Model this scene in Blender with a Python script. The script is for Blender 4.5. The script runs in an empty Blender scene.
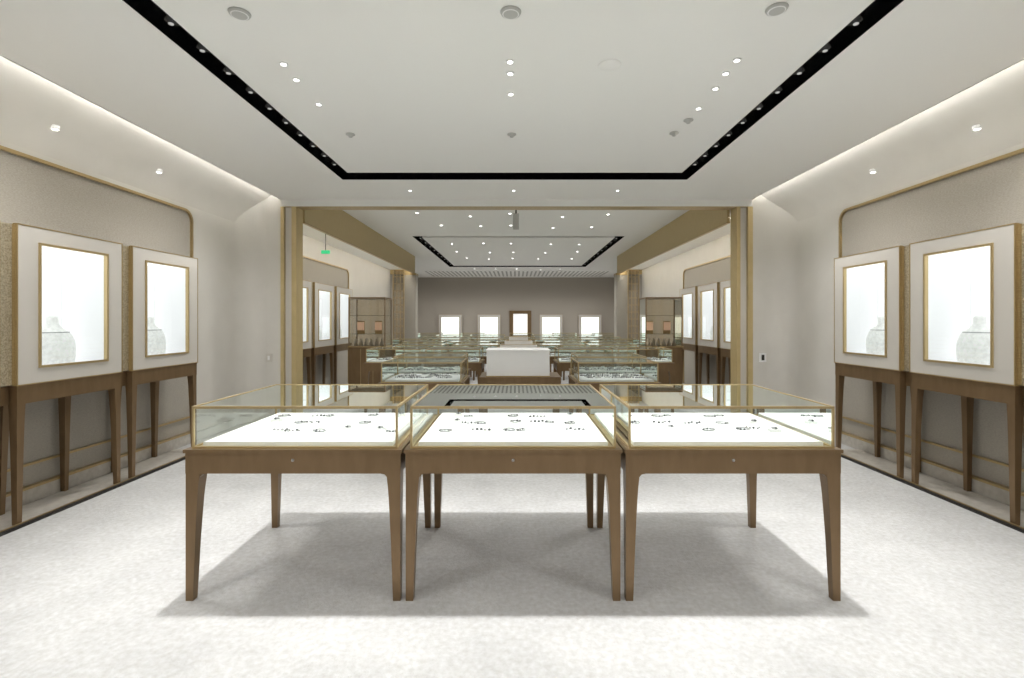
import bpy, bmesh, math, random
from mathutils import Vector
random.seed(7)
S = bpy.context.scene
S.view_settings.view_transform = 'Standard'
S.view_settings.look = 'None'
S.view_settings.exposure = 0.55

# ------------------------------------------------------------ materials
def mat(name, col, rough=0.5, metal=0.0, emit=None, es=0.0, spec=0.5):
    m = bpy.data.materials.new(name); m.use_nodes = True
    b = m.node_tree.nodes['Principled BSDF']
    b.inputs['Base Color'].default_value = (*col, 1)
    b.inputs['Roughness'].default_value = rough
    b.inputs['Metallic'].default_value = metal
    b.inputs['Specular IOR Level'].default_value = spec
    if emit:
        b.inputs['Emission Color'].default_value = (*emit, 1)
        b.inputs['Emission Strength'].default_value = es
    return m

def add_noise(m, c1, c2, scale, detail=4, bump=0.0, stretch=(1,1,1), bscale=None, dist=0.01):
    nt = m.node_tree; N = nt.nodes; L = nt.links
    b = N['Principled BSDF']
    tc = N.new('ShaderNodeTexCoord'); mp = N.new('ShaderNodeMapping')
    mp.inputs['Scale'].default_value = stretch
    L.new(tc.outputs['Object'], mp.inputs['Vector'])
    nz = N.new('ShaderNodeTexNoise'); nz.inputs['Scale'].default_value = scale
    nz.inputs['Detail'].default_value = detail
    L.new(mp.outputs[0], nz.inputs['Vector'])
    r = N.new('ShaderNodeValToRGB')
    r.color_ramp.elements[0].position = 0.35; r.color_ramp.elements[1].position = 0.65
    r.color_ramp.elements[0].color = (*c1, 1); r.color_ramp.elements[1].color = (*c2, 1)
    L.new(nz.outputs['Fac'], r.inputs['Fac'])
    L.new(r.outputs['Color'], b.inputs['Base Color'])
    if bump > 0:
        n2 = N.new('ShaderNodeTexNoise'); n2.inputs['Scale'].default_value = bscale or scale
        n2.inputs['Detail'].default_value = 6
        L.new(mp.outputs[0], n2.inputs['Vector'])
        bp = N.new('ShaderNodeBump'); bp.inputs['Strength'].default_value = bump
        bp.inputs['Distance'].default_value = dist
        L.new(n2.outputs['Fac'], bp.inputs['Height'])
        L.new(bp.outputs['Normal'], b.inputs['Normal'])
    return m

M = {}
M['ceil'] = mat('ceiling_paint', (.89,.888,.862), .55, spec=.3)
M['plaster'] = mat('wall_plaster', (.66,.64,.60), .7)
add_noise(M['plaster'], (.635,.615,.57), (.66,.64,.595), 3, 3, .05, bscale=60, dist=.002)
M['fabric'] = mat('wall_fabric', (.42,.39,.34), .85)
add_noise(M['fabric'], (.345,.32,.275), (.445,.415,.36), 55, 4, .3, (1,1,6), 120, .003)
M['backwall'] = mat('back_wall_fabric', (.5,.45,.39), .85)
add_noise(M['backwall'], (.40,.365,.315), (.44,.40,.345), 30, 3, .1, (1,1,4), 100, .003)
M['frame'] = mat('cabinet_lacquer', (.60,.57,.52), .45)
M['bronze'] = mat('bronze_metal', (.24,.16,.09), .34, .4)
add_noise(M['bronze'], (.195,.125,.062), (.22,.143,.074), 5, 4, .02, (4,4,1), 40, .001)
M['gold'] = mat('brushed_brass', (.50,.37,.18), .32, .6)
add_noise(M['gold'], (.42,.31,.15), (.52,.39,.20), 30, 4, 0, (1,1,12))
M['rail'] = mat('polished_brass', (.52,.40,.21), .28, .6)
M['goldwall'] = mat('brass_fascia', (.60,.45,.21), .45, .15)
add_noise(M['goldwall'], (.50,.39,.19), (.54,.425,.22), 8, 4, 0, (1,8,1))
M['hammer'] = mat('hammered_brass', (.5,.42,.28), .35, .6)
add_noise(M['hammer'], (.42,.36,.25), (.66,.60,.46), 90, 3, .6, (1,1,1), 90, .006)
M['black'] = mat('black_gloss', (.005,.005,.006), .12)
M['dark'] = mat('dark_metal', (.03,.027,.024), .35, .4)
M['white'] = mat('white_leather', (.84,.84,.83), .5)
M['pad'] = mat('lit_white_pad', (.88,.88,.88), .6, emit=(1,1,1), es=.05)  # slight emission makes the pad look lit; it holds no lamp
M['lbox'] = mat('lightbox_back', (.9,.9,.9), .6, emit=(1,.99,.97), es=.48)  # emission stands in for cabinet lighting; no lamp is built inside
M['lside'] = mat('lightbox_side', (.80,.80,.82), .6, emit=(.97,.98,1), es=.17)  # same interior with a greyer tone and weaker glow, so corners read
M['bust'] = mat('bust_linen', (.85,.85,.84), .7, emit=(1,1,1), es=.22)  # emission added to keep the bust pale against the bright backing
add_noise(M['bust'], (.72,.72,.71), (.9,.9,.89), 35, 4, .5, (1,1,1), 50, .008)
M['lamp'] = mat('lamp_disc', (1,1,1), .5, emit=(1,.98,.94), es=5)
M['lampdim'] = mat('track_lamp_lens', (.3,.3,.3), .2, emit=(1,.98,.94), es=.25)
M['led'] = mat('led_strip', (1,1,1), .5, emit=(1,.98,.945), es=34)
M['led2'] = mat('led_strip_rear', (1,1,1), .5, emit=(1,.98,.945), es=16)
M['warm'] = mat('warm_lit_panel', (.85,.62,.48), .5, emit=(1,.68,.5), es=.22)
M['green'] = mat('exit_green', (.02,.4,.16), .5, emit=(.05,.9,.35), es=.25)
M['vent'] = mat('vent_grey', (.50,.50,.48), .6)
M['slot'] = mat('grille_slot', (.42,.42,.40), .6)
M['stone'] = mat('plinth_stone', (.52,.49,.44), .3)
add_noise(M['stone'], (.46,.43,.38), (.54,.51,.46), 20, 3, 0, (1,1,1))
M['silver'] = mat('silver', (.45,.45,.46), .3, .8)
M['gem'] = mat('smoky_gem', (.12,.12,.13), .25, .2)

# carpet
m = mat('carpet', (.7,.7,.7), .95, spec=.1); M['carpet'] = m
nt = m.node_tree; N = nt.nodes; L = nt.links; b = N['Principled BSDF']
tc = N.new('ShaderNodeTexCoord')
n1 = N.new('ShaderNodeTexNoise'); n1.inputs['Scale'].default_value = 2.6; n1.inputs['Detail'].default_value = 8; n1.inputs['Roughness'].default_value = .66
n2 = N.new('ShaderNodeTexNoise'); n2.inputs['Scale'].default_value = 34; n2.inputs['Detail'].default_value = 5
L.new(tc.outputs['Object'], n1.inputs['Vector']); L.new(tc.outputs['Object'], n2.inputs['Vector'])
r1 = N.new('ShaderNodeValToRGB'); r1.color_ramp.elements[0].position=.3; r1.color_ramp.elements[1].position=.7
r1.color_ramp.elements[0].color=(.58,.585,.59,1); r1.color_ramp.elements[1].color=(.70,.705,.71,1)
r2 = N.new('ShaderNodeValToRGB'); r2.color_ramp.elements[0].position=.3; r2.color_ramp.elements[1].position=.7
r2.color_ramp.elements[0].color=(.82,.808,.785,1); r2.color_ramp.elements[1].color=(1,1,1,1)
L.new(n1.outputs['Fac'], r1.inputs['Fac']); L.new(n2.outputs['Fac'], r2.inputs['Fac'])
mx = N.new('ShaderNodeMix'); mx.data_type='RGBA'; mx.blend_type='MULTIPLY'; mx.inputs['Factor'].default_value=1
L.new(r1.outputs[0], mx.inputs['A']); L.new(r2.outputs[0], mx.inputs['B'])
L.new(mx.outputs['Result'], b.inputs['Base Color'])
n3 = N.new('ShaderNodeTexNoise'); n3.inputs['Scale'].default_value=90; n3.inputs['Detail'].default_value=4
L.new(tc.outputs['Object'], n3.inputs['Vector'])
bp = N.new('ShaderNodeBump'); bp.inputs['Strength'].default_value=.6; bp.inputs['Distance'].default_value=.01
L.new(n3.outputs['Fac'], bp.inputs['Height']); L.new(bp.outputs[0], b.inputs['Normal'])

def glassmat(name, tint):
    m = bpy.data.materials.new(name); m.use_nodes = True
    nt = m.node_tree; N = nt.nodes; L = nt.links; N.clear()
    o = N.new('ShaderNodeOutputMaterial'); mixs = N.new('ShaderNodeMixShader')
    t = N.new('ShaderNodeBsdfTransparent'); t.inputs[0].default_value = (*tint,1)
    g = N.new('ShaderNodeBsdfGlossy'); g.inputs['Roughness'].default_value = .01
    g.inputs['Color'].default_value = (.95,1,.98,1)
    f = N.new('ShaderNodeFresnel'); f.inputs['IOR'].default_value = 1.6
    L.new(f.outputs[0], mixs.inputs[0]); L.new(t.outputs[0], mixs.inputs[1]); L.new(g.outputs[0], mixs.inputs[2])
    L.new(mixs.outputs[0], o.inputs['Surface'])
    return m
M['glass'] = glassmat('clear_glass', (.93,.96,.94))
M['bglass'] = glassmat('bronze_glass', (.76,.71,.63))

# ------------------------------------------------------------ mesh builder
class MB:
    def __init__(s): s.v=[]; s.f=[]; s.m=[]; s.sm=[]; s.mats=[]
    def mi(s, k):
        if k not in s.mats: s.mats.append(k)
        return s.mats.index(k)
    def add(s, vs, fs, k, smooth=False):
        o=len(s.v); s.v += [tuple(p) for p in vs]; i=s.mi(k)
        for f in fs: s.f.append([o+a for a in f]); s.m.append(i); s.sm.append(smooth)
    def box(s,x0,x1,y0,y1,z0,z1,k):
        vs=[(x,y,z) for x in(x0,x1) for y in(y0,y1) for z in(z0,z1)]
        s.add(vs,[(0,1,3,2),(4,6,7,5),(0,4,5,1),(2,3,7,6),(0,2,6,4),(1,5,7,3)],k)
    def prism(s,pts,ax,a0,a1,k):
        def P(p,a):
            if ax=='x': return (a,p[0],p[1])
            if ax=='y': return (p[0],a,p[1])
            return (p[0],p[1],a)
        n=len(pts); vs=[P(p,a0) for p in pts]+[P(p,a1) for p in pts]
        fs=[tuple(range(n)),tuple(range(2*n-1,n-1,-1))]+[(i,(i+1)%n,n+(i+1)%n,n+i) for i in range(n)]
        s.add(vs,fs,k)
    def leg(s,ox,oy,dx,dy,rings,k):
        vs=[]
        for z,w in rings:
            vs += [(ox,oy,z),(ox+dx*w,oy,z),(ox+dx*w,oy+dy*w,z),(ox,oy+dy*w,z)]
        n=len(rings); fs=[(0,1,2,3),tuple(4*(n-1)+i for i in range(4))]
        for j in range(n-1):
            for i in range(4): fs.append((4*j+i,4*j+(i+1)%4,4*j+4+(i+1)%4,4*j+4+i))
        s.add(vs,fs,k)
    def quad(s,a,b,c,d,k): s.add([a,b,c,d],[(0,1,2,3)],k)
    def lathe(s,c,prof,k,n=24,sx=1,sy=1):
        vs=[];fs=[]
        for r,z in prof:
            for i in range(n):
                t=2*math.pi*i/n; vs.append((c[0]+r*sx*math.cos(t),c[1]+r*sy*math.sin(t),c[2]+z))
        for j in range(len(prof)-1):
            for i in range(n):
                fs.append((j*n+i,j*n+(i+1)%n,(j+1)*n+(i+1)%n,(j+1)*n+i))
        fs.append(tuple(range(n))); e=(len(prof)-1)*n; fs.append(tuple(e+i for i in range(n)))
        s.add(vs,fs,k,True)
    def torus(s,c,R,r,k,sx=1,sy=1,rot=0,n=16,m=5):
        vs=[];fs=[]
        for i in range(n):
            a=2*math.pi*i/n
            for j in range(m):
                b=2*math.pi*j/m
                x=(R+r*math.cos(b))*math.cos(a)*sx; y=(R+r*math.cos(b))*math.sin(a)*sy
                vs.append((c[0]+x*math.cos(rot)-y*math.sin(rot),c[1]+x*math.sin(rot)+y*math.cos(rot),c[2]+r*math.sin(b)))
        for i in range(n):
            for j in range(m):
                fs.append((i*m+j,((i+1)%n)*m+j,((i+1)%n)*m+(j+1)%m,i*m+(j+1)%m))
        s.add(vs,fs,k,True)
    def mesh(s,name):
        me=bpy.data.meshes.new(name); me.from_pydata(s.v,[],s.f)
        for k in s.mats: me.materials.append(M[k])
        for p,i,sm in zip(me.polygons,s.m,s.sm): p.material_index=i; p.use_smooth=sm
        bm=bmesh.new(); bm.from_mesh(me); bmesh.ops.recalc_face_normals(bm,faces=bm.faces); bm.to_mesh(me); bm.free()
        me.update(); return me
    def obj(s,name,loc=(0,0,0),rz=0):
        return place(s.mesh(name),name,loc,rz)
def place(me,name,loc=(0,0,0),rz=0,scale=None):
    o=bpy.data.objects.new(name,me); o.location=loc; o.rotation_euler=(0,0,rz)
    if scale: o.scale=scale
    bpy.context.collection.objects.link(o); return o

# ------------------------------------------------------------ room shell
YB=-2.5; YP=7.2; YM=15.5; YE=23.0; XW=3.9; XR=4.8; ZC=3.2; Z2=3.45; XF=3.13; ZF=2.92
b=MB(); b.box(-5.0,5.0,YB-.1,YE+.2,-.1,0,'carpet'); b.obj('floor')

def ring_ceiling(b,x0,x1,y0,y1,z,t,rx0,rx1,ry0,ry1,w,wf,key='ceil'):
    b.box(x0,rx0,y0,y1,z,z+t,key); b.box(rx1,x1,y0,y1,z,z+t,key)
    b.box(rx0,rx1,y0,ry0,z,z+t,key); b.box(rx0,rx1,ry1,y1,z,z+t,key)
    b.box(rx0+w,rx1-w,ry0+w,ry1-wf,z,z+t,key)
b=MB(); ring_ceiling(b,-3.39,3.39,YB,YP,ZC,.06,-2.15,2.12,-2.0,6.2,.16,.3)
b.box(-3.9,3.9,YB,YP,3.6,3.66,'ceil'); b.obj('ceiling')
b=MB(); ring_ceiling(b,-XF,XF,YP+.2,YE,Z2,.06,-2.45,2.57,11.8,18.5,.2,.4)
b.box(-XR,-XF,YM,YE,Z2,Z2+.06,'ceil'); b.box(XF,XR,YM,YE,Z2,Z2+.06,'ceil'); b.obj('ceiling')
for s in(-1,1):
    b=MB(); xs=sorted((s*(XF+.04),s*3.9)); b.box(xs[0],xs[1],YP+.2,YM,ZF+.12,ZF+.18,'ceil'); b.obj('ceiling')
b=MB()
for s in(-1,1):
    xs=sorted((s*3.391,s*3.396)); b.box(xs[0],xs[1],YB,YP-.01,3.196,3.205,'vent')
b.obj('trim_1')
def trough(name,rx0,rx1,ry0,ry1,w,wf,z,t,step):
    b=MB(); T=z+t
    b.box(rx0-.01,rx1+.01,ry0-.01,ry1+.01,T+.06,T+.08,'black')
    for (x0,x1,y0,y1) in ((rx0-.012,rx0-.0,ry0,ry1),(rx1,rx1+.012,ry0,ry1),(rx0,rx1,ry0-.012,ry0),(rx0,rx1,ry1,ry1+.012)):
        b.box(x0,x1,y0,y1,T,T+.07,'black')
    e=.003
    b.box(rx0,rx0+e,ry0,ry1,z+.002,T+.07,'black'); b.box(rx1-e,rx1,ry0,ry1,z+.002,T+.07,'black')
    b.box(rx0,rx1,ry1-e,ry1,z+.002,T+.07,'black')
    b.box(rx0+w,rx0+w+e,ry0+w,ry1-wf,z-.002,T+.07,'black'); b.box(rx1-w-e,rx1-w,ry0+w,ry1-wf,z-.002,T+.07,'black')
    b.box(rx0+w,rx1-w,ry1-wf-e,ry1-wf,z-.002,T+.07,'black')
    b.obj(name)
    h=MB(); y=ry0+.5
    while y<ry1-.3:
        for x in(rx0+w/2,rx1-w/2):
            h.lathe((x,y,z+.035),[(.045,.0),(.045,.09)],'black',12)
            h.lathe((x,y,z+.030),[(.015,.0),(.015,.005)],'lampdim',10)
        y+=step
    h.obj('track_spotlights')
trough('ceiling_light_trough',-2.15,2.12,-2.0,6.2,.16,.3,ZC,.06,.30)
trough('ceiling_light_trough',-2.45,2.57,11.8,18.5,.2,.4,Z2,.06,.7)

prof=[(3.9,2.82),(3.885,2.90),(3.85,2.98),(3.79,3.06),(3.71,3.135),(3.62,3.20),(3.52,3.265),(3.42,3.33),(3.32,3.39),(3.2,3.43)]
for s,nm in((-1,'left'),(1,'right')):
    b=MB()
    x0,x1=sorted((s*XW,s*(XW+.15)))
    b.box(x0,x1,YB,YM,0,3.7,'plaster')
    r=.3; arc=[(s*XW,YP-r)]+[(s*(XW-r+r*math.cos(a)),YP-r+r*math.sin(a)) for a in [math.pi/2*i/12 for i in range(1,13)]]
    n=len(arc)
    vs=[(p[0],p[1],0) for p in arc]+[(p[0],p[1],3.6) for p in arc]
    b.add(vs,[(i,i+1,n+i+1,n+i) for i in range(n-1)],'plaster',True)
    b.obj('wall_'+nm)
    b=MB(); x0,x1=sorted((s*XR,s*(XR+.12))); b.box(x0,x1,YM-.1,YE,0,3.5,'backwall')
    x0,x1=sorted((s*(XW+.15),s*XR)); b.box(x0,x1,YM-.1,YM,0,3.5,'backwall'); b.obj('wall_'+nm+'_rear')
    b=MB(); n=len(prof)
    vs=[(s*p[0],YB,p[1]) for p in prof]+[(s*p[0],YP,p[1]) for p in prof]
    b.add(vs,[(i,i+1,n+i+1,n+i) for i in range(n-1)],'plaster',True)
    b.obj('ceiling_cove_'+nm)
    b=MB(); xs=sorted((s*3.35,s*3.38)); b.box(xs[0],xs[1],YB+.1,YP-.05,3.261,3.275,'led')
    b.obj('cove_led_strip')
    b=MB(); xs=sorted((s*(XF+.05),s*(XF+.08))); b.box(xs[0],xs[1],YP+.3,YM-.1,ZF+.07,ZF+.085,'led2'); b.box(xs[0],xs[1],YP+.3,YM-.1,ZF+.085,ZF+.118,'ceil')
    b.obj('cove_led_strip')
    def panel(y0,y1,zt,name):
        rr=.14; xf=s*(XW-.006); xg=s*(XW-.03)
        c=[(y1-rr+rr*math.cos(a),zt-rr+rr*math.sin(a)) for a in [math.pi/2*i/8 for i in range(9)]]
        pts=[(y0,.0),(y1,.0)]+c+[(y0,zt)]
        p=MB(); p.prism(pts,'x',xf,s*(XW-.0005),'fabric')
        g=.028
        ci=[(y1-rr+(rr-g)*math.cos(a),zt-rr+(rr-g)*math.sin(a)) for a in [math.pi/2*i/8 for i in range(9)]]
        out=[(y1,0)]+c+[(y0,zt)]; inn=[(y1-g,0)]+ci+[(y0,zt-g)]
        for i in range(len(out)-1):
            p.prism([out[i],out[i+1],inn[i+1],inn[i]],'x',xg,s*(XW-.003),'gold')
        p.obj(name)
    panel(YB+.1,6.0,2.77,'trim_panel_'+nm)
    panel(YP+.35,11.6,2.64,'trim_panel_'+nm+'_rear')
    b=MB(); xs=sorted((s*(XW-.05),s*(XW-.008))); b.box(xs[0],xs[1],YB+.1,5.95,0,.12,'stone')
    xs=sorted((s*(XW-.055),s*(XW-.008))); b.box(xs[0],xs[1],YB+.1,5.95,.12,.14,'gold')
    xs=sorted((s*(XW-.03),s*(XW-.008))); b.box(xs[0],xs[1],YB+.1,5.95,.30,.318,'gold')
    b.box(xs[0],xs[1],6.03,YP-.3,0,.1,'plaster')
    b.obj('baseboard_'+nm)
    b=MB(); xs=sorted((s*3.5,s*3.84)); b.box(xs[0],xs[1],YB+.2,5.62,0,.012,'stone')
    xs=sorted((s*3.465,s*3.485)); b.box(xs[0],xs[1],YB+.2,5.62,0,.022,'dark')
    xs=sorted((s*3.485,s*3.5)); b.box(xs[0],xs[1],YB+.2,5.62,0,.026,'gold')
    b.obj('trim_%d'%(2 if s<0 else 3))  # low stone plinth with dark and brass edge strips

b=MB(); b.box(-4.1,4.1,YB-.12,YB,0,3.7,'plaster'); b.obj('wall_front')
b=MB(); b.box(-XR-.1,XR+.1,YE,YE+.12,0,3.6,'backwall'); b.obj('wall_back')
b=MB(); b.box(-XW,-3.38,YP,YP+.2,0,3.6,'plaster'); b.obj('wall_partition_left')
b=MB(); b.box(3.4,XW,YP,YP+.2,0,3.6,'plaster'); b.obj('wall_partition_right')
b=MB(); b.box(-3.38,3.4,YP,YP+.2,3.10,3.6,'ceil'); b.box(-3.375,3.395,YP+.004,YP+.196,3.092,3.10,'gold'); b.obj('wall_header')
for s,xa,xb in((-1,-3.378,-3.15),(1,3.17,3.398)):
    b=MB(); b.box(xa+.05,xb-.07,YP+.02,YP+.19,0,3.09,'frame')
    b.box(xa,xa+.05,YP-.03,YP+.19,0,3.09,'goldwall'); b.box(xb-.07,xb,YP-.03,YP+.19,0,3.09,'goldwall')
    b.box(xa+.05,xb-.07,YP-.02,YP+.185,0,.14,'gold')
    b.obj('door_pilaster')
b=MB(); b.box(-3.60,-3.51,YP-.012,YP,.86,.98,'frame'); b.box(-3.57,-3.54,YP-.016,YP-.012,.89,.95,'white'); b.obj('wall_switch')
b=MB(); b.box(3.50,3.60,YP-.012,YP,.86,.99,'white'); b.box(3.53,3.57,YP-.016,YP-.012,.885,.965,'dark'); b.obj('wall_socket')

for s in(-1,1):
    b=MB(); xs=sorted((s*XF,s*(XF+.04)))
    b.box(xs[0],xs[1],YP+.21,YM,ZF,Z2,'goldwall')
    b.box(xs[0]-.004,xs[1]+.004,YP+.21,YM,ZF-.02,ZF,'gold')
    b.obj('brass_fascia')
    b=MB(); xs=sorted((s*(XF+.05),s*(XR-.01))); b.box(xs[0],xs[1],YM+.001,YM+.04,ZF-.02,Z2-.002,'goldwall'); b.obj('trim_%d'%(4 if s<0 else 5))
    b=MB(); xs=sorted((s*3.04,s*3.40)); b.box(xs[0],xs[1],YM-.36,YM-.001,.12,ZF-.08,'fabric')
    b.box(xs[0]-.01,xs[1]+.01,YM-.37,YM-.001,0,.12,'gold'); b.box(xs[0]-.01,xs[1]+.01,YM-.37,YM-.001,ZF-.08,ZF-.02,'gold'); b.obj('square_column')
    b=MB(); xs=sorted((s*3.19,s*3.48)); x0,x1=xs; yy=14.2; zt=ZF-.025
    b.box(x0,x1,yy,yy+.01,.0,zt,'bglass')
    for x in(x0-.02,x1): b.box(x,x+.02,yy-.015,yy+.025,0,zt,'gold')
    z=.1
    while z<ZF-.1: b.box(x0,x1,yy-.004,yy+.014,z,z+.010,'gold'); z+=.2
    for i in range(1,3): b.box(x0+i*(x1-x0)/3-.004,x0+i*(x1-x0)/3+.004,yy-.005,yy+.015,0,zt,'gold')
    b.obj('brass_lattice_screen')

# ------------------------------------------------------------ ceiling fixtures
def disc_fix(name,pts,z,r,kind):
    b=MB()
    for x,y in pts:
        if kind=='down':
            b.lathe((x,y,z-.006),[(r,0),(r*1.05,.006)],'white',20)
            b.lathe((x,y,z-.008),[(r*.62,0),(r*.62,.002)],'lamp',16)
        elif kind=='vent':
            b.lathe((x,y,z-.02),[(r*.5,0),(r*.9,.008),(r,.019)],'vent',28)
            b.torus((x,y,z-.012),r*.72,.006,'white',n=28)
        else:
            b.lathe((x,y,z-.02),[(r*.4,-.01),(r*.45,0),(r,.012),(r,.019)],'vent',18)
    return b.obj(name)
disc_fix('recessed_downlights',[(-1.58,3.40),(-1.59,3.62),(-1.59,4.03),(-.04,3.37),(-.04,3.53),(-.04,3.85),(1.48,3.35),(1.48,3.53),(1.50,3.76),(1.50,4.11),
   (-1.42,6.7),(-.03,6.7),(1.36,6.7),(-1.58,1.5),(-.04,1.5),(1.48,1.5),(-1.58,-.5),(-.04,-.5),(1.48,-.5)],ZC,.028,'down')
disc_fix('ceiling_vents',[(-1.57,2.84),(-.03,2.83),(1.46,2.80)],ZC,.060,'vent')
disc_fix('sprinkler_heads',[(-1.55,4.68),(-.04,4.68),(1.5,4.35),(1.47,4.65)],ZC,.042,'spr')
b=MB(); b.lathe((.64,3.42,ZC-.004),[(.075,0),(.078,.004)],'ceil',32); b.obj('ceiling_speaker')
pts=[]
for y in (8.9,9.4,10.6,13,14.5,16,19.2):
    for x in(-1.7,-.85,.0,.85,1.7): pts.append((x+random.uniform(-.15,.15),y+random.uniform(-.2,.2)))
disc_fix('recessed_downlights',pts,Z2,.042,'down')
for s in(-1,1):
    b=MB()
    for y in(1.7,2.9,4.12,5.32):
        b.lathe((s*3.80,y,3.030),[(.032,0),(.032,.03)],'white',16); b.lathe((s*3.798,y,3.026),[(.022,0),(.022,.004)],'lamp',12)
    b.obj('cove_downlights')
b=MB(); b.box(-3.7,3.9,19.9,22.3,Z2-.012,Z2,'ceil')
for i in range(44):
    x=-3.65+i*.17
    b.box(x,x+.07,20.0,22.2,Z2-.02,Z2-.012,'slot')
b.obj('ceiling_air_grille')
b=MB(); b.box(-.05,.05,8.6,8.7,3.04,3.30,'vent'); b.box(-.012,.012,8.64,8.66,3.30,Z2,'dark'); b.obj('hanging_sensor')
b=MB(); b.box(-3.5,-3.35,8.98,9.01,2.66,2.72,'green'); b.box(-3.43,-3.42,8.99,9.0,2.72,ZF+.12,'dark'); b.obj('exit_sign')

# ------------------------------------------------------------ display tables
def jewel(b,x,y,z,sc=1):
    t=random.random(); rot=random.uniform(0,3.1)
    if t<.45:
        b.torus((x,y,z+.005),.036*sc,.004*sc,'silver',1,.7,rot)
        for i in range(6):
            a=rot+i*.6; b.lathe((x+.036*sc*math.cos(a),y+.026*sc*math.sin(a),z),[(.006*sc,0),(.007*sc,.006),(.003*sc,.010)],random.choice(['gem','silver']),6)
    elif t<.75:
        for i in range(5):
            xx=x+(i-2)*.024*sc; b.lathe((xx,y+random.uniform(-.016,.016),z),[(.008*sc,0),(.009*sc,.007),(.004*sc,.012)],random.choice(['gem','silver']),6)
    else:
        b.box(x-.03*sc,x+.03*sc,y-.022*sc,y+.022*sc,z,z+.018,'white')
        b.torus((x,y,z+.022),.016*sc,.0035*sc,'silver',1,1,rot,12,5); b.lathe((x,y-.014,z+.018),[(.006,0),(.007,.007),(.003,.012)],'gem',6)
def table_mesh(name,W,D,ztop=.785,zg=1.005,nj=(6,2)):
    b=MB(); x=W/2; y=D/2; za=ztop-.125
    b.box(-x,x,-y,y,ztop-.018,ztop,'bronze')
    i=.008; t=.03; zt=ztop-.018
    b.box(-x+i,x-i,-y+i,-y+i+t,za,zt,'bronze'); b.box(-x+i,x-i,y-i-t,y-i,za,zt,'bronze')
    b.box(-x+i,-x+i+t,-y+i+t,y-i-t,za,zt,'bronze'); b.box(x-i-t,x-i,-y+i+t,y-i-t,za,zt,'bronze')
    rings=[(0,.038),(za*.5,.050),(za*.8,.060),(za*.9,.065),(za,.072)]
    j=i+.001
    for sx in(-1,1):
        for sy in(-1,1):
            b.leg(sx*(x-j),sy*(y-j),-sx,-sy,rings,'bronze')
            u0=.066; cr=.04
            pr=[(u0,za-cr),(u0+cr*.12,za-cr*.5),(u0+cr*.4,za-cr*.16),(u0+cr,za-.001),(u0,za-.001)]
            ya,yb=sorted((sy*(y-j-.004),sy*(y-j-.032))); b.prism([(sx*(x-j-u),z) for u,z in pr],'y',ya,yb,'bronze')
            xa,xb=sorted((sx*(x-j-.004),sx*(x-j-.032))); b.prism([(sy*(y-j-u),z) for u,z in pr],'x',xa,xb,'bronze')
    b.lathe((0,-y+i-.002,za+.07),[(.006,-.006),(.008,0),(.006,.006)],'silver',10)
    g=.028; gx=x-g; gy=y-g; r=.011
    for sx in(-1,1):
        for sy in(-1,1):
            xa,xb=sorted((sx*gx,sx*(gx-r))); ya,yb=sorted((sy*gy,sy*(gy-r)))
            b.box(xa,xb,ya,yb,ztop+.010,zg-.013,'rail')
    for z0,z1 in((ztop,ztop+.010),(zg-.013,zg)):
        b.box(-gx,gx,-gy,-gy+r,z0,z1,'rail'); b.box(-gx,gx,gy-r,gy,z0,z1,'rail')
        b.box(-gx,-gx+r,-gy+r,gy-r,z0,z1,'rail'); b.box(gx-r,gx,-gy+r,gy-r,z0,z1,'rail')
    q=r/2; z0=ztop+.01; z1=zg-.013
    b.quad((-gx+r,-gy+q,z0),(gx-r,-gy+q,z0),(gx-r,-gy+q,z1),(-gx+r,-gy+q,z1),'glass')
    b.quad((-gx+r,gy-q,z0),(gx-r,gy-q,z0),(gx-r,gy-q,z1),(-gx+r,gy-q,z1),'glass')
    for s in(-1,1): b.quad((s*(gx-q),-gy+r,z0),(s*(gx-q),gy-r,z0),(s*(gx-q),gy-r,z1),(s*(gx-q),-gy+r,z1),'glass')
    b.quad((-gx+r,-gy+r,zg-.003),(gx-r,-gy+r,zg-.003),(gx-r,gy-r,zg-.003),(-gx+r,gy-r,zg-.003),'glass')
    px=gx-.035; py=gy-.04; zp=ztop+.026
    b.box(-gx+.015,gx-.015,-gy+.015,gy-.015,ztop+.0005,ztop+.004,'gold')
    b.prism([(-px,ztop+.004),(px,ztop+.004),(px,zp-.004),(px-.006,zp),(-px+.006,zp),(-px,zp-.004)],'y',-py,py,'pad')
    nx,ny=nj
    for i in range(nx):
        for k in range(ny):
            if random.random()<.15: continue
            cx=-px*.74+ (2*px*.74)*(i/(max(nx-1,1)))+random.uniform(-.03,.03); cy=-py*.35+ (py*1.05)*(k/(max(ny-1,1)))+random.uniform(-.035,.035)
            jewel(b,cx,cy,zp)
            if random.random()<.25: jewel(b,cx+.07,cy+random.uniform(-.03,.03),zp,.8)
    return b.mesh(name)
Yc=3.065; D=.97
for cx in(-1.155,-.015,1.125):
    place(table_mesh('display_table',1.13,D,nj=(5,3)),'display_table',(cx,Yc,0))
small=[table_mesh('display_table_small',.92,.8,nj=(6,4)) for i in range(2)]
k=0
rows=[(5.75,(-1.02,1.10)),(6.62,(-1.1,1.2)),(8.3,(-1.95,-1.0,1.1,2.05)),(9.6,(-1.8,-.75,.85,1.8)),(11.0,(-2.0,-1.0,0,1.05,2.05)),(12.6,(-2.6,-1.6,-.6,.6,1.6,2.6)),(14.4,(-2.2,-1.1,0.1,1.4,2.5)),(16.4,(-3,-1.9,-.8,1,2.1,3.2)),(18.6,(-3.2,-1.6,0.2,1.8,3.3))]
for y,xs in rows:
    for x in xs:
        place(small[k%2],'display_table',(x,y,0)); k+=1

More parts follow.
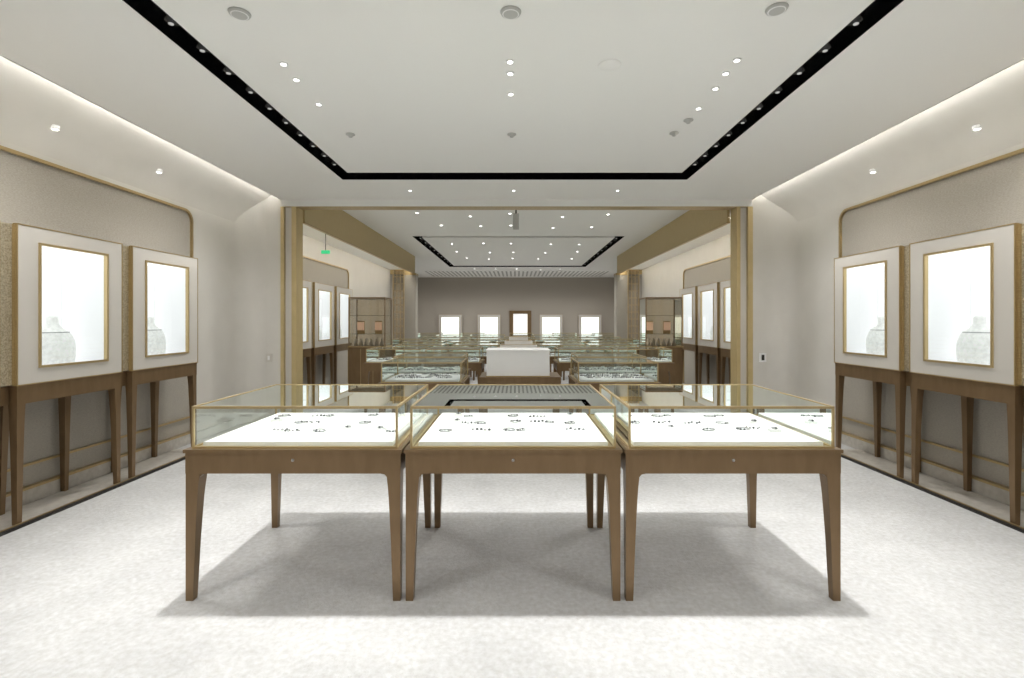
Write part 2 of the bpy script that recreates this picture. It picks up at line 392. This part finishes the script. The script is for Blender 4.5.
b=MB()
b.box(-.44,.54,6.0,6.6,.70,.775,'bronze'); b.box(-.42,.52,6.02,6.58,.04,.70,'bronze'); b.box(-.40,.50,6.04,6.56,0,.04,'dark')
b.box(-.34,.44,6.012,6.02,.12,.64,'white'); b.box(-.36,.46,6.010,6.016,.64,.655,'gold')
b.box(-.355,.405,6.04,6.55,.787,1.085,'white'); b.box(-.365,.415,6.035,6.555,.775,.787,'gold'); b.box(-.365,.415,6.035,6.555,1.085,1.10,'white')
b.obj('display_podium')
b=MB(); b.box(-.42,.50,7.7,8.4,0,.93,'bronze'); b.box(-.44,.52,7.68,8.42,.93,.96,'gold')
for i,w in enumerate((.36,.29,.22,.15)):
    z=.96+i*.06; b.box(.04-w,.04+w,8.05-w*.8,8.05+w*.8,z,z+.055,'white'); b.box(.04-w+.01,.04+w-.01,8.05-w*.8+.01,8.05+w*.8-.01,z+.055,z+.06,'gold')
b.obj('stepped_display_stand')

# ------------------------------------------------------------ wall cabinets (front face at local x=0 facing +x)
def cabinet_mesh(name,W,z0,z1,D=.38,stand=True,bx=.155,bz=.11,strip=True):
    b=MB(); h=W/2
    b.box(-D,-.03,-h,-h+.02,z0,z1,'frame'); b.box(-D,-.03,h-.02,h,z0,z1,'frame')
    b.box(-D,-.03,-h+.02,h-.02,z1-.02,z1,'frame'); b.box(-D,-.03,-h+.02,h-.02,z0,z0+.02,'frame'); b.box(-D,-D+.02,-h+.02,h-.02,z0+.02,z1-.02,'frame')
    wy=h-bx; wa=z0+bz; wb=z1-bz
    b.box(-.03,0,-h,-wy,z0,z1,'frame'); b.box(-.03,0,wy,h,z0,z1,'frame')
    b.box(-.03,0,-wy,wy,z0,wa,'frame'); b.box(-.03,0,-wy,wy,wb,z1,'frame')
    g=.013; u=.004
    b.box(-.02,.010,-wy-u,-wy+g,wa-u,wb+u,'rail'); b.box(-.02,.010,wy-g,wy+u,wa-u,wb+u,'rail')
    b.box(-.02,.010,-wy+g,wy-g,wa-u,wa+g,'rail'); b.box(-.02,.010,-wy+g,wy-g,wb-g,wb+u,'rail')
    e=.008
    b.box(-.028,.003,-h-e,-h,z0-e,z1+e,'gold'); b.box(-.028,.003,h,h+e,z0-e,z1+e,'gold'); b.box(-.028,.003,-h,h,z1,z1+e,'gold'); b.box(-.028,.003,-h,h,z0-e,z0,'gold')
    i=.004
    b.quad((-D+.05,-wy+i,wa+i),(-D+.05,wy-i,wa+i),(-D+.05,wy-i,wb-i),(-D+.05,-wy+i,wb-i),'lbox')
    for s in(-1,1): b.quad((-D+.05,s*(wy-i),wa+i),( -.021,s*(wy-i),wa+i),(-.021,s*(wy-i),wb-i),(-D+.05,s*(wy-i),wb-i),'lside')
    b.quad((-D+.05,-wy+i,wa+i),(-.021,-wy+i,wa+i),(-.021,wy-i,wa+i),(-D+.05,wy-i,wa+i),'lside')
    b.quad((-D+.05,-wy+i,wb-i),(-.021,-wy+i,wb-i),(-.021,wy-i,wb-i),(-D+.05,wy-i,wb-i),'lbox')
    b.quad((-.012,-wy+g,wa+g),(-.012,wy-g,wa+g),(-.012,wy-g,wb-g),(-.012,-wy+g,wb-g),'glass')
    if stand:
        b.box(-D+.052,-D+.16,.12,.126,wa+i,wb-i,'lside'); b.box(-D+.052,-D+.16,-.126,-.12,wa+i,wb-i,'lside')
        b.lathe((-.19,.0,wa+i),[(.15,0),(.165,.01),(.17,.06),(.172,.12),(.165,.17),(.145,.22),(.11,.26),(.07,.285),(.052,.31),(.05,.35),(.045,.37),(.02,.378)],'bust',32,.70,1.0)
        b.torus((-.19,0,wa+.25),.128,.004,'silver',.70,1.0,0,24,6)
        zr=z0-.14; z1r=z0-.022
        b.box(-D,-.004,-h,h,z1r,z0-.009,'bronze')
        b.box(-.04,-.006,-h+.001,h-.001,zr,z1r,'bronze'); b.box(-D,-D+.03,-h+.001,h-.001,zr,z1r,'bronze')
        b.box(-D+.03,-.04,-h+.001,-h+.03,zr,z1r,'bronze'); b.box(-D+.03,-.04,h-.03,h-.001,zr,z1r,'bronze')
        rings=[(0,.036),(zr*.6,.048),(zr*.88,.056),(zr,.062)]
        for sy in(-1,1):
            b.leg(-.008,sy*(h-.002),-1,-sy,rings,'bronze'); b.leg(-D+.034,sy*(h-.18),1,-sy,rings,'bronze')
        if strip:
            b.box(-.20,-.03,h+.022,h+.118,z0,z1,'hammer')
            b.box(-.20,-.014,h+.009,h+.022,z0,z1,'gold'); b.box(-.20,-.014,h+.118,h+.128,z0,z1,'gold')
            b.box(-.20,-.06,h,h+.128,zr,z0-.01,'bronze')
    return b.mesh(name)
cm=cabinet_mesh('wall_display_cabinet',.925,.988,2.118)
cm2=cabinet_mesh('wall_display_cabinet_end',.925,.988,2.118,strip=False)
for cy in(1.86,2.92,3.975,5.03):
    place(cm2 if cy>5 else cm,'wall_display_cabinet',(-3.50,cy,0.012),0)
    place(cm,'wall_display_cabinet',(3.50,cy,0.012),math.pi)
for cy in(8.1,9.16,10.22):
    place(cm2 if cy>10 else cm,'wall_display_cabinet',(-3.50,cy,0),0)
    place(cm,'wall_display_cabinet',(3.50,cy,0),math.pi)
wm=cabinet_mesh('lit_wall_showcase',1.04,.62,1.74,.2,False,.1,.1)
for x in(-3.0,-1.23,1.6,3.38):
    place(wm,'lit_wall_showcase',(x,YE-.205,0),-math.pi/2)
b=MB(); x=.2; y1=YE-.003
b.box(x-.5,x-.34,YE-.12,y1,0,1.92,'bronze'); b.box(x+.34,x+.5,YE-.12,y1,0,1.92,'bronze'); b.box(x-.34,x+.34,YE-.12,y1,1.78,1.92,'bronze'); b.box(x-.34,x+.34,YE-.10,y1,0,.80,'bronze')
b.box(x-.34,x+.34,YE-.04,YE-.01,.80,1.78,'lbox')
for a,c in((x-.34,x-.325),(x+.325,x+.34)): b.box(a,c,YE-.125,YE-.04,.80,1.78,'gold')
b.obj('door_1')

def vitrine():
    b=MB(); h=.35
    b.box(-h,h,-.25,.25,.08,.95,'bronze'); b.box(-h+.02,h-.02,-.23,.23,0,.08,'dark'); b.box(-h-.01,h+.01,-.26,.26,.95,.97,'gold')
    for i in range(1,3): b.box(-h+i*2*h/3-.004,-h+i*2*h/3+.004,-.254,-.25,.12,.92,'gold')
    for sx in(-1,1):
        for sy in(-1,1):
            xa,xb=sorted((sx*h,sx*(h-.018))); ya,yb=sorted((sy*.25,sy*.232)); b.box(xa,xb,ya,yb,.97,1.875,'bronze')
    b.box(-h,h,-.25,.25,1.875,1.9,'bronze')
    for z in(1.2,1.55): b.box(-h+.02,h-.02,-.23,.23,z,z+.008,'bglass')
    b.quad((-h+.01,-.245,.97),(h-.01,-.245,.97),(h-.01,-.245,1.87),(-h+.01,-.245,1.87),'bglass'); b.quad((-h+.01,.245,.97),(h-.01,.245,.97),(h-.01,.245,1.87),(-h+.01,.245,1.87),'bglass')
    for s in(-1,1): b.quad((s*(h-.005),-.23,.97),(s*(h-.005),.23,.97),(s*(h-.005),.23,1.87),(s*(h-.005),-.23,1.87),'bglass')
    for x in(-.20,.14): b.box(x-.06,x+.06,.0,.05,1.27,1.43,'warm'); b.box(x-.07,x+.07,.05,.06,1.208,1.45,'gold')
    for i in range(6): b.lathe((-.26+i*.1,-.08,.97),[(.04,0),(.035,.06),(.015,.1),(.02,.14)],'white',12)
    return b.mesh('glass_vitrine')
vm=vitrine()
place(vm,'glass_vitrine',(-2.82,9.7,0)); place(vm,'glass_vitrine',(2.8,9.7,0))

# ------------------------------------------------------------ lights
def spot(x,y,z,P,ang=125,r=.10,col=(1,.988,.97),bl=.7):
    d=bpy.data.lights.new('downlight','SPOT'); d.energy=P; d.spot_size=math.radians(ang); d.spot_blend=bl; d.shadow_soft_size=r; d.color=col
    o=bpy.data.objects.new('downlight',d); o.location=(x,y,z); bpy.context.collection.objects.link(o)
for y in(-1.2,.9,5.4):  # added fill spots for general brightness, not set at modelled fixtures
    for x in(-2.7,2.7):
        spot(x,y,ZC-.03,74,150)
for x in(-3.0,3.0): spot(x,3.2,ZC-.03,64,150)  # side fill, added likewise
for y in(-1.4,.2): spot(0,y,ZC-.03,52,130)  # added centre fill, partly behind the camera
spot(0,5.8,ZC-.03,55,130)
for x in(-1.55,0,1.5): spot(x,2.95,ZC-.03,210,66,.05,bl=1)
for y in(8.6,11.3,14.5,17.4):
    for x in(-1.7,1.7): spot(x,y,Z2-.03,105,150)
for x in(-3.4,-1.2,1.2,3.4): spot(x,20.6,Z2-.05,90,165)  # spots added to brighten the back wall, no fixture modelled there

w=bpy.data.worlds.new('world'); S.world=w; w.use_nodes=True
w.node_tree.nodes['Background'].inputs[0].default_value=(1,1,1,1); w.node_tree.nodes['Background'].inputs[1].default_value=.3

# ------------------------------------------------------------ camera
c=bpy.data.cameras.new('camera'); c.sensor_width=36; c.lens=500/1024*36; c.shift_x=-4/1024; c.shift_y=-18/1024
c.clip_start=.05; c.clip_end=100
o=bpy.data.objects.new('camera',c); o.location=(0,0,1.45); o.rotation_euler=(math.pi/2,0,0)
bpy.context.collection.objects.link(o); S.camera=o
